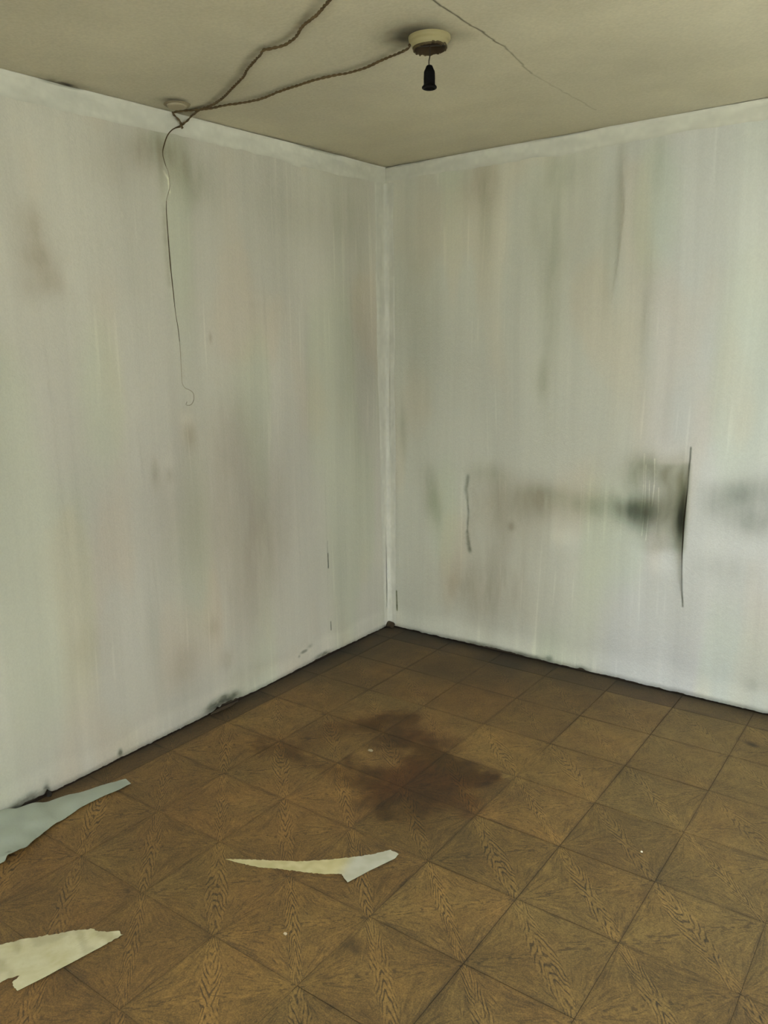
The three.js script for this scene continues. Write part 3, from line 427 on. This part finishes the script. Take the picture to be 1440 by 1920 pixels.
// ------------------------------------------------------------------ cables
const CORD = std({ color: 0x584727, roughness: 0.9, name: 'grimy_cord' }), THIN = std({ color: 0x55482f, roughness: 0.9, name: 'dusty_wire' }), CORD_PAINT = std({ color: 0xa29a85, roughness: 0.9, name: 'painted_cord' });
function pair(pts, r, sep, turns, mat, seed) {      // two twisted strands along a curve, lumpy with old paint and dust
  const cv = new THREE.CatmullRomCurve3(pts.map((p) => new THREE.Vector3(...p)), false, 'centripetal'), len = cv.getLength(), n = Math.ceil(len / 0.006), out = [];
  const fr = cv.computeFrenetFrames(n, false);
  for (let s = 0; s < 2; s++) {
    const q = []; for (let i = 0; i <= n; i++) { const t = i / n, c = cv.getPointAt(t), a = t * len * turns * Math.PI * 2 + s * Math.PI, k = sep * (0.8 + 0.5 * vn(i * 0.13, s, seed)); q.push(c.addScaledVector(fr.normals[i], Math.cos(a) * k).addScaledVector(fr.binormals[i], Math.sin(a) * k)); }
    const g = new THREE.TubeGeometry(new THREE.CatmullRomCurve3(q), n, r, 7, false), p = g.attributes.position;
    for (let i = 0; i <= n; i++) { const c = q[i], k = 0.78 + 0.5 * vn(i * 0.22, s + 5, seed + 1); for (let j = 0; j <= 7; j++) { const m = i * 8 + j; p.setXYZ(m, c.x + (p.getX(m) - c.x) * k, c.y + (p.getY(m) - c.y) * k, c.z + (p.getZ(m) - c.z) * k); } }
    g.computeVertexNormals(); out.push(g);
    for (const e of [0, n]) { const sp = new THREE.SphereGeometry(r, 7, 5); sp.translate(q[e].x, q[e].y, q[e].z); out.push(sp); }
  }
  return mergeGeometries(out);
}
const onCeiling = ([x, z], drop = 0.005) => [x, ceilY(x, z) - drop, z];
const onLeft = ([z, y], out = 0.003) => { const p = warp(reliefLeft(z, y) + out, y, z); return [p[0], y, p[2]]; };
const sagA = (i) => 0.0055 + 0.003 * Math.abs(Math.sin(i * 1.1)), sagB = (i) => 0.0055 + 0.004 * Math.abs(Math.sin(i * 0.8));
{
  const t = thing('lamp_cable', 'dark twisted cable along the ceiling joining the cream lamp rose to the left wall', 'cable');
  mesh('twisted_cord', pair([...CABLE_A.map((p, i) => onCeiling(p, sagA(i))), [0.020, 2.460, 1.418], [0.020, 2.442, 1.388], [0.012, 2.428, 1.372], [0.010, 2.421, 1.366]], 0.0025, 0.0018, 24, CORD, 500), CORD, t);
}
{
  const t = thing('wall_cable', 'dark cable crossing the ceiling, then running down the left wall as a thin wire', 'cable');
  mesh('twisted_cord', pair([...CABLE_B.map((p, i) => onCeiling(p, sagB(i))), [0.036, 2.466, 1.340], [0.020, 2.452, 1.345], [0.012, 2.440, 1.357], onLeft([1.370, 2.428], 0.006), onLeft([1.388, 2.419], 0.004)], 0.0026, 0.0018, 22, CORD, 510), CORD, t);
  const wire = (pts, r, seed) => { const cv = new THREE.CatmullRomCurve3(pts.map((p) => new THREE.Vector3(...p)), false, 'centripetal'), n = Math.ceil(cv.getLength() / 0.006), g = new THREE.TubeGeometry(cv, n, 1, 7, false), p = g.attributes.position; for (let i = 0; i <= n; i++) { const c = cv.getPointAt(i / n), k = (typeof r === 'function' ? r(i / n) : r) * (0.8 + 0.4 * vn(i * 0.2, 3, seed)); for (let j = 0; j <= 7; j++) { const m = i * 8 + j; p.setXYZ(m, c.x + (p.getX(m) - c.x) * k, c.y + (p.getY(m) - c.y) * k, c.z + (p.getZ(m) - c.z) * k); } } g.computeVertexNormals(); return g; };
  mesh('bare_wire', wire([[1.382, 2.423], [1.408, 2.409], [1.435, 2.383], [1.453, 2.349], [1.464, 2.316], [1.458, 2.285], [1.452, 2.270]].map((p) => onLeft(p, 0.002)), (f) => 0.0029 - 0.0019 * f, 520), CORD, t);
  mesh('painted_wire', wire([[1.452, 2.270], [1.443, 2.257], [1.439, 2.225], [1.439, 2.198], [1.452, 2.165], [1.460, 2.145]].map((p) => onLeft(p, 0.0004)), 0.0014, 521), CORD_PAINT, t).userData.label = 'stretch of wire painted over';
  mesh('bare_wire', wire([[1.460, 2.145], [1.463, 2.11], [1.463, 2.075], [1.462, 1.995], [1.460, 1.904], [1.455, 1.822], [1.449, 1.727], [1.441, 1.666], [1.438, 1.62]].map((p) => onLeft(p, 0.0006)), (f) => 0.0010 + 0.0011 * Math.sin(Math.PI * Math.min(1, f * 1.25)), 522), THIN, t);
  mesh('painted_wire', wire([[1.438, 1.62], [1.437, 1.591], [1.438, 1.493], [1.437, 1.455], [1.425, 1.437], [1.400, 1.427], [1.384, 1.415], [1.380, 1.400], [1.386, 1.378], [1.404, 1.366], [1.424, 1.369], [1.418, 1.381]].map((p) => onLeft(p, 0.0004)), 0.0015, 523), CORD_PAINT, t);
}
{ // flat round box the cables used to end in
  const [x, z] = [0.098, 1.465], t = thing('junction_box', 'flat round cable box painted like the ceiling, beside the crossing cables above the left wall', 'junction box', [x, ceilY(x, z), z]);
  const pr = (a) => a.map(([q, y]) => new THREE.Vector2(q, y));
  mesh('lid', new THREE.LatheGeometry(pr([[0.0001, -0.011], [0.030, -0.011], [0.034, -0.0095], [0.036, -0.006], [0.0365, 0.003]]), 40), std({ color: 0xa0957a, roughness: 0.9, name: 'painted_lid' }), t).rotation.z = 0.04;
  mesh('collar', new THREE.LatheGeometry(pr([[0.037, -0.0035], [0.047, -0.003], [0.049, 0.002]]), 40), std({ color: 0x877c60, roughness: 0.95, name: 'sooty_collar' }), t);
}

// ------------------------------------------------------------------ lamp: ceiling rose, cord and black lampholder
{
  const [x, z] = [1.171, 1.436], t = thing('ceiling_light', 'black lampholder without a bulb hanging on a short cord from a cream ceiling rose', 'ceiling light', [x, ceilY(x, z) + 0.002, z]);
  t.scale.setScalar(0.81);
  const pr = (a) => a.map(([q, y]) => new THREE.Vector2(q, y));
  const rag = (g, k) => { const p = g.attributes.position; for (let i = 0; i < p.count; i++) { const a = Math.atan2(p.getZ(i), p.getX(i)), y = p.getY(i); if (y < -0.040) p.setY(i, y + k * (vn(Math.cos(a) * 9 + 20, Math.sin(a) * 9 + 20, 600) - 0.3) * 0.010); } g.computeVertexNormals(); return g; };
  const shell = mesh('ceiling_rose', rag(new THREE.LatheGeometry(pr([[0.0755, 0.0], [0.0765, -0.004], [0.0765, -0.011], [0.0750, -0.016], [0.071, -0.0195], [0.0665, -0.022], [0.0645, -0.026], [0.0630, -0.033], [0.0620, -0.040]]), 72), 1), std({ color: 0x948960, roughness: 0.65, name: 'yellowed_cream' }), t);
  const rim = mesh('rim', rag(new THREE.LatheGeometry(pr([[0.0620, -0.0395], [0.0628, -0.042], [0.0626, -0.046], [0.0605, -0.0475], [0.0575, -0.045]]), 72), 1), std({ color: 0x4a3c1e, roughness: 0.8, name: 'scorched_rim' }), t);
  mesh('inner_shell', rag(new THREE.LatheGeometry(pr([[0.0575, -0.047], [0.0572, -0.036], [0.060, -0.028], [0.062, -0.016], [0.055, -0.008], [0.0, -0.006]]), 60), 1), std({ color: 0x3b2d16, roughness: 0.9, name: 'sooty_inside' }), t);
  mesh('crossbar', boxAt(-0.058, 0.058, -0.034, -0.028, -0.006, 0.006), std({ color: 0x2a2214, roughness: 0.6, metalness: 0.4, name: 'rusted_bar' }), t).rotation.y = 0.5;
  rim.rotation.z = 0.05; rim.rotation.x = 0.02;
  mesh('cord', new THREE.TubeGeometry(new THREE.CatmullRomCurve3([[0, -0.022, 0], [0.003, -0.045, 0.001], [0.002, -0.065, 0], [-0.002, -0.085, 0], [-0.001, -0.104, 0]].map((p) => new THREE.Vector3(...p))), 30, 0.0022, 8), std({ color: 0x2a2212, roughness: 0.8, name: 'old_cord' }), t);
  const BK = new THREE.MeshPhysicalMaterial({ color: 0x020202, roughness: 0.6, specularIntensity: 0.25, name: 'black_bakelite' });
  const hold = mesh('lampholder', new THREE.LatheGeometry(pr([[0.0001, -0.0975], [0.004, -0.0975], [0.0085, -0.0985], [0.0105, -0.101], [0.0135, -0.109], [0.0170, -0.1165], [0.0182, -0.121], [0.0187, -0.130], [0.0190, -0.142], [0.0192, -0.1425], [0.0192, -0.145], [0.0189, -0.1455], [0.0189, -0.162], [0.0205, -0.1655], [0.0242, -0.169], [0.0250, -0.172], [0.0247, -0.1745], [0.0225, -0.1765], [0.0205, -0.1775], [0.0188, -0.176], [0.0172, -0.170], [0.0168, -0.150], [0.0001, -0.149]]), 48), BK, t);
  mesh('contact', new THREE.LatheGeometry(pr([[0.0001, -0.1535], [0.005, -0.1535], [0.006, -0.152], [0.006, -0.149]]), 20), std({ color: 0x6b5a2c, roughness: 0.4, metalness: 0.9, name: 'brass' }), hold); hold.scale.set(1.1, 1, 1.1);
}

// ------------------------------------------------------------------ torn wallpaper on the floor
function sheet(outline, { thick = 0.0005, seed = 1, rag = 0.003, inside = [], ragFrom = 0, wave = 0.003, color, smooth = [] }) {
  // outline: [x, y, z] round the torn edge; jitter between its points gives the fibrous tear
  const pts = []; const r = rng(seed);
  outline.forEach((p, i) => { const q = outline[(i + 1) % outline.length], len = Math.hypot(q[0] - p[0], q[2] - p[2]), n = Math.max(1, Math.round(len / 0.006)), k = smooth.includes(i) ? 0.0004 : rag; for (let s = 0; s < n; s++) { const t = s / n, j = s ? (r() - 0.5) * k : 0; pts.push([p[0] + (q[0] - p[0]) * t + j, p[1] + (q[1] - p[1]) * t, p[2] + (q[2] - p[2]) * t + (s ? (r() - 0.5) * k : 0)]); } });
  const H = (x, z) => { let a = 0, b = 0; for (const p of [...outline, ...inside]) { const w = 1 / ((x - p[0]) ** 2 + (z - p[2]) ** 2 + 1e-5) ** 1.5; a += w * p[1]; b += w; } return Math.max(0.0008, a / b + (vn(x * 14, z * 14, seed) - 0.4) * wave); };
  const sh = new THREE.Shape(pts.map((p) => new THREE.Vector2(p[0], p[2]))); let g = new THREE.ShapeGeometry(sh); g.deleteAttribute('normal'); g.deleteAttribute('uv');
  // split long edges until the sheet is fine enough to bend; both triangles of an edge split it at the same point
  let v = [], f = []; { const p = g.attributes.position; for (let i = 0; i < p.count; i++) v.push([p.getX(i), p.getY(i)]); const ix = g.index.array; for (let i = 0; i < ix.length; i += 3) f.push([ix[i], ix[i + 1], ix[i + 2]]); }
  for (let pass = 0; pass < 9; pass++) {
    const mid = new Map(), lim = 0.014, nf = [], long = (a, b) => Math.hypot(v[a][0] - v[b][0], v[a][1] - v[b][1]);
    const get = (a, b) => { if (long(a, b) < lim) return -1; const k = a < b ? a * 1e6 + b : b * 1e6 + a; if (!mid.has(k)) { mid.set(k, v.length); v.push([(v[a][0] + v[b][0]) / 2, (v[a][1] + v[b][1]) / 2]); } return mid.get(k); };
    let any = false;
    for (const [a, b, c] of f) {
      const m = [get(a, b), get(b, c), get(c, a)], n = m.filter((q) => q >= 0).length; if (n) any = true;
      if (!n) nf.push([a, b, c]);
      else if (n === 3) nf.push([a, m[0], m[2]], [m[0], b, m[1]], [m[2], m[1], c], [m[0], m[1], m[2]]);
      else { let t = [a, b, c], mm = m; while (!(mm[0] >= 0 && (n === 1 || mm[1] >= 0))) { t = [t[1], t[2], t[0]]; mm = [mm[1], mm[2], mm[0]]; } if (n === 1) nf.push([t[0], mm[0], t[2]], [mm[0], t[1], t[2]]); else nf.push([mm[0], t[1], mm[1]], [t[0], mm[0], mm[1]], [t[0], mm[1], t[2]]); }
    }
    f = nf; if (!any) break;
  }
  const pos = [], col = [], uv = [], idx = [], n = v.length;
  for (const top of [1, 0]) for (const [x, z] of v) { pos.push(x, H(x, z) + (top ? thick : 0), z); col.push(...color(x, z)); uv.push(x / 0.5, z / 0.5); }
  const count = new Map(); for (const [a, b, c] of f) { idx.push(a, c, b, a + n, b + n, c + n); for (const [p, q] of [[a, b], [b, c], [c, a]]) count.set(p < q ? p * 1e6 + q : q * 1e6 + p, (count.get(p < q ? p * 1e6 + q : q * 1e6 + p) || 0) + 1); }
  for (const [a, b, c] of f) for (const [p, q] of [[a, b], [b, c], [c, a]]) if (count.get(p < q ? p * 1e6 + q : q * 1e6 + p) === 1) idx.push(p, q, q + n, p, q + n, p + n);
  const o = new THREE.BufferGeometry(); o.setAttribute('position', new THREE.Float32BufferAttribute(pos, 3)); o.setAttribute('uv', new THREE.Float32BufferAttribute(uv, 2)); o.setAttribute('color', new THREE.Float32BufferAttribute(col, 3)); o.setIndex(idx);
  return toCreasedNormals(o, 0.9);
}
const paperMat = (() => { const n = 256, h = new Uint8Array(n * n * 4); for (let j = 0; j < n; j++) for (let i = 0; i < n; i++) { const k = (j * n + i) * 4; h[k] = h[k + 1] = h[k + 2] = 128 + (vn(i * 0.4, j * 0.4, 700) - 0.5) * 120 + (vn(i * 0.1, j * 0.1, 701) - 0.5) * 80; h[k + 3] = 255; } return std({ vertexColors: true, bumpMap: tex(h, n, n, { srgb: false, wrap: THREE.RepeatWrapping }), bumpScale: 0.0006, roughness: 0.85, name: 'torn_paper' }); })();
const lin = (r, g, b) => { const c = new THREE.Color().setRGB(r / 255, g / 255, b / 255, THREE.SRGBColorSpace); return [c.r, c.g, c.b]; };
const mixc = (a, b, t) => a.map((q, i) => q + (b[i] - q) * clamp(t, 0, 1));
function scrap(geo, label, mat = paperMat) { geo.computeBoundingBox(); const c = geo.boundingBox.getCenter(new THREE.Vector3()); geo.translate(-c.x, 0, -c.z); const m = mesh('wallpaper_scrap', geo, mat, scene); m.position.set(c.x, 0, c.z); m.userData = { label, category: 'paper scrap' }; return m; }
scrap(sheet([[0.020, 0.055, 2.52], [0.023, 0.045, 2.368], [0.044, 0.03, 2.292], [0.065, 0.012, 2.19], [0.096, 0.008, 2.101], [0.132, 0.01, 2.008], [0.161, 0.012, 1.958], [0.204, 0.012, 1.968], [0.194, 0.008, 2.03], [0.177, 0.005, 2.123], [0.188, 0.005, 2.218], [0.212, 0.01, 2.327], [0.247, 0.016, 2.406], [0.25, 0.022, 2.444], [0.247, 0.024, 2.471], [0.259, 0.016, 2.491], [0.256, 0.015, 2.504], [0.26, 0.012, 2.62], [0.14, 0.02, 2.66]], { thick: 0.0007, seed: 31, rag: 0.0012, wave: 0.004, inside: [[0.13, 0.028, 2.30], [0.15, 0.030, 2.42], [0.13, 0.016, 2.15]], color: (x, z) => mixc(lin(158, 164, 147), lin(148, 154, 138), vn(x * 20, z * 20, 710)).map((q) => q * (1 - 0.5 * g2(x - 0.235, z - 2.46, 0.005, 0.005))) }), 'large grey-green strip of torn wallpaper curling against the foot of the left wall');
scrap(sheet([[0.806, 0, 2.075], [0.886, 0, 2.024], [0.953, 0, 1.985], [1.011, 0, 1.950], [1.058, 0, 1.914], [1.109, 0.002, 1.870], [1.157, 0.003, 1.822], [1.191, 0.003, 1.782], [1.220, 0.004, 1.741], [1.237, 0.004, 1.742], [1.255, 0.004, 1.746], [1.256, 0.003, 1.770], [1.224, 0.002, 1.864], [1.204, 0.004, 1.946], [1.178, 0.004, 1.934], [1.164, 0.002, 1.924], [1.114, 0, 1.955], [1.060, 0, 1.980], [0.996, 0, 2.008], [0.930, 0, 2.041], [0.873, 0, 2.058]].map(([x, y, z]) => [x, y + 0.001, z]), { seed: 32, rag: 0.004, wave: 0.003, smooth: [11, 12], color: (x, z) => { const t = sm(1.13, 1.18, x - (z - 1.9) * 0.3), n = vn(x * 60, z * 60, 712); return mixc(mixc(lin(196, 186, 140), lin(176, 165, 118), n), mixc(lin(186, 184, 164), lin(172, 169, 146), n), t); } }), 'long thin cream sliver of wallpaper lying alone mid-floor, pointed at its left end');
scrap(sheet([[0.52, 0, 2.78], [0.576, 0, 2.687], [0.617, 0, 2.629], [0.668, 0.002, 2.575], [0.709, 0.004, 2.533], [0.740, 0.005, 2.509], [0.762, 0.004, 2.506], [0.789, 0.003, 2.485], [0.806, 0.003, 2.470], [0.821, 0.003, 2.476], [0.826, 0.003, 2.473], [0.818, 0.003, 2.524], [0.808, 0.004, 2.583], [0.797, 0.004, 2.638], [0.785, 0.003, 2.699], [0.772, 0.003, 2.751], [0.745, 0.002, 2.748], [0.734, 0.002, 2.743], [0.731, 0.004, 2.720], [0.714, 0.004, 2.742], [0.708, 0.002, 2.761], [0.68, 0, 2.85], [0.58, 0, 2.88]].map(([x, y, z]) => [x, y + 0.001, z]), { seed: 33, rag: 0.0045, wave: 0.004, smooth: [11, 12, 13, 14], color: (x, z) => { const n = vn(x * 30, z * 30, 714), d = sm(0.55, 0.8, vn(x * 18 + z * 10, z * 40 - x * 20, 715)), e = sm(0.05, 0.0, 0.93 - x - (z - 2.4) * -0.12 - 0.09) ; return mixc(mixc(lin(198, 193, 160), lin(178, 170, 128), n * 0.6 + 0.6 * vn(x * 110, z * 110, 716) * 0.7), lin(140, 128, 96), d * 0.4); } }), 'broad cream wallpaper scrap with ragged torn edges, nearest the camera at bottom left');

// ------------------------------------------------------------------ crumbs
function crumb(name, label, category, [x, z], s, flat, color, seed, lift = 0) {
  let g = mergeVertices(new THREE.IcosahedronGeometry(1, 2).deleteAttribute('uv').deleteAttribute('normal')); const p = g.attributes.position;
  for (let i = 0; i < p.count; i++) { const a = p.getX(i), b = p.getY(i), c = p.getZ(i), k = 0.7 + 0.6 * vn(a * 2 + 9, b * 2 + c * 2 + 9, seed); p.setXYZ(i, a * k * s[0], Math.max(-0.6, b * k) * flat, c * k * s[1]); }
  g.computeVertexNormals(); g.computeBoundingBox(); g.translate(0, -g.boundingBox.min.y, 0);
  const m = mesh(name, g, std({ color, roughness: 0.95, name }), scene); m.position.set(x, 0.0004 + lift, z); m.userData = { label, category }; return m;
}
crumb('plaster_crumb', 'pale flat plaster flake inside the dark brown floor stain', 'plaster crumb', [0.781, 1.250], [0.010, 0.008], 0.003, 0x9f9478, 801);
crumb('plaster_crumb', 'tiny white plaster speck on the greyish tiles at right of the floor', 'plaster crumb', [1.885, 1.291], [0.0035, 0.003], 0.003, 0xe6e0c8, 802);
crumb('plaster_crumb', 'small whitish plaster bit in front of the cream wallpaper sliver', 'plaster crumb', [1.192, 2.212], [0.0055, 0.004], 0.003, 0xb8a888, 803);
crumb('dirt_clump', 'dark clump of dirt packed into the room corner at the floor', 'dirt', [0.024, 0.022], [0.024, 0.020], 0.022, 0x3a2e1c, 804);
crumb('dirt_clump', 'black clump of dirt at the wall foot above the grey-green wallpaper strip', 'dirt', [0.012, 2.178], [0.009, 0.009], 0.013, 0x1d1810, 805);
crumb('dirt_clump', 'long dark crust of dirt along the foot of the left wall, midway to the corner', 'dirt', [0.010, 1.31], [0.010, 0.075], 0.008, 0x3a2f1e, 806);

renderer.render(scene, camera);
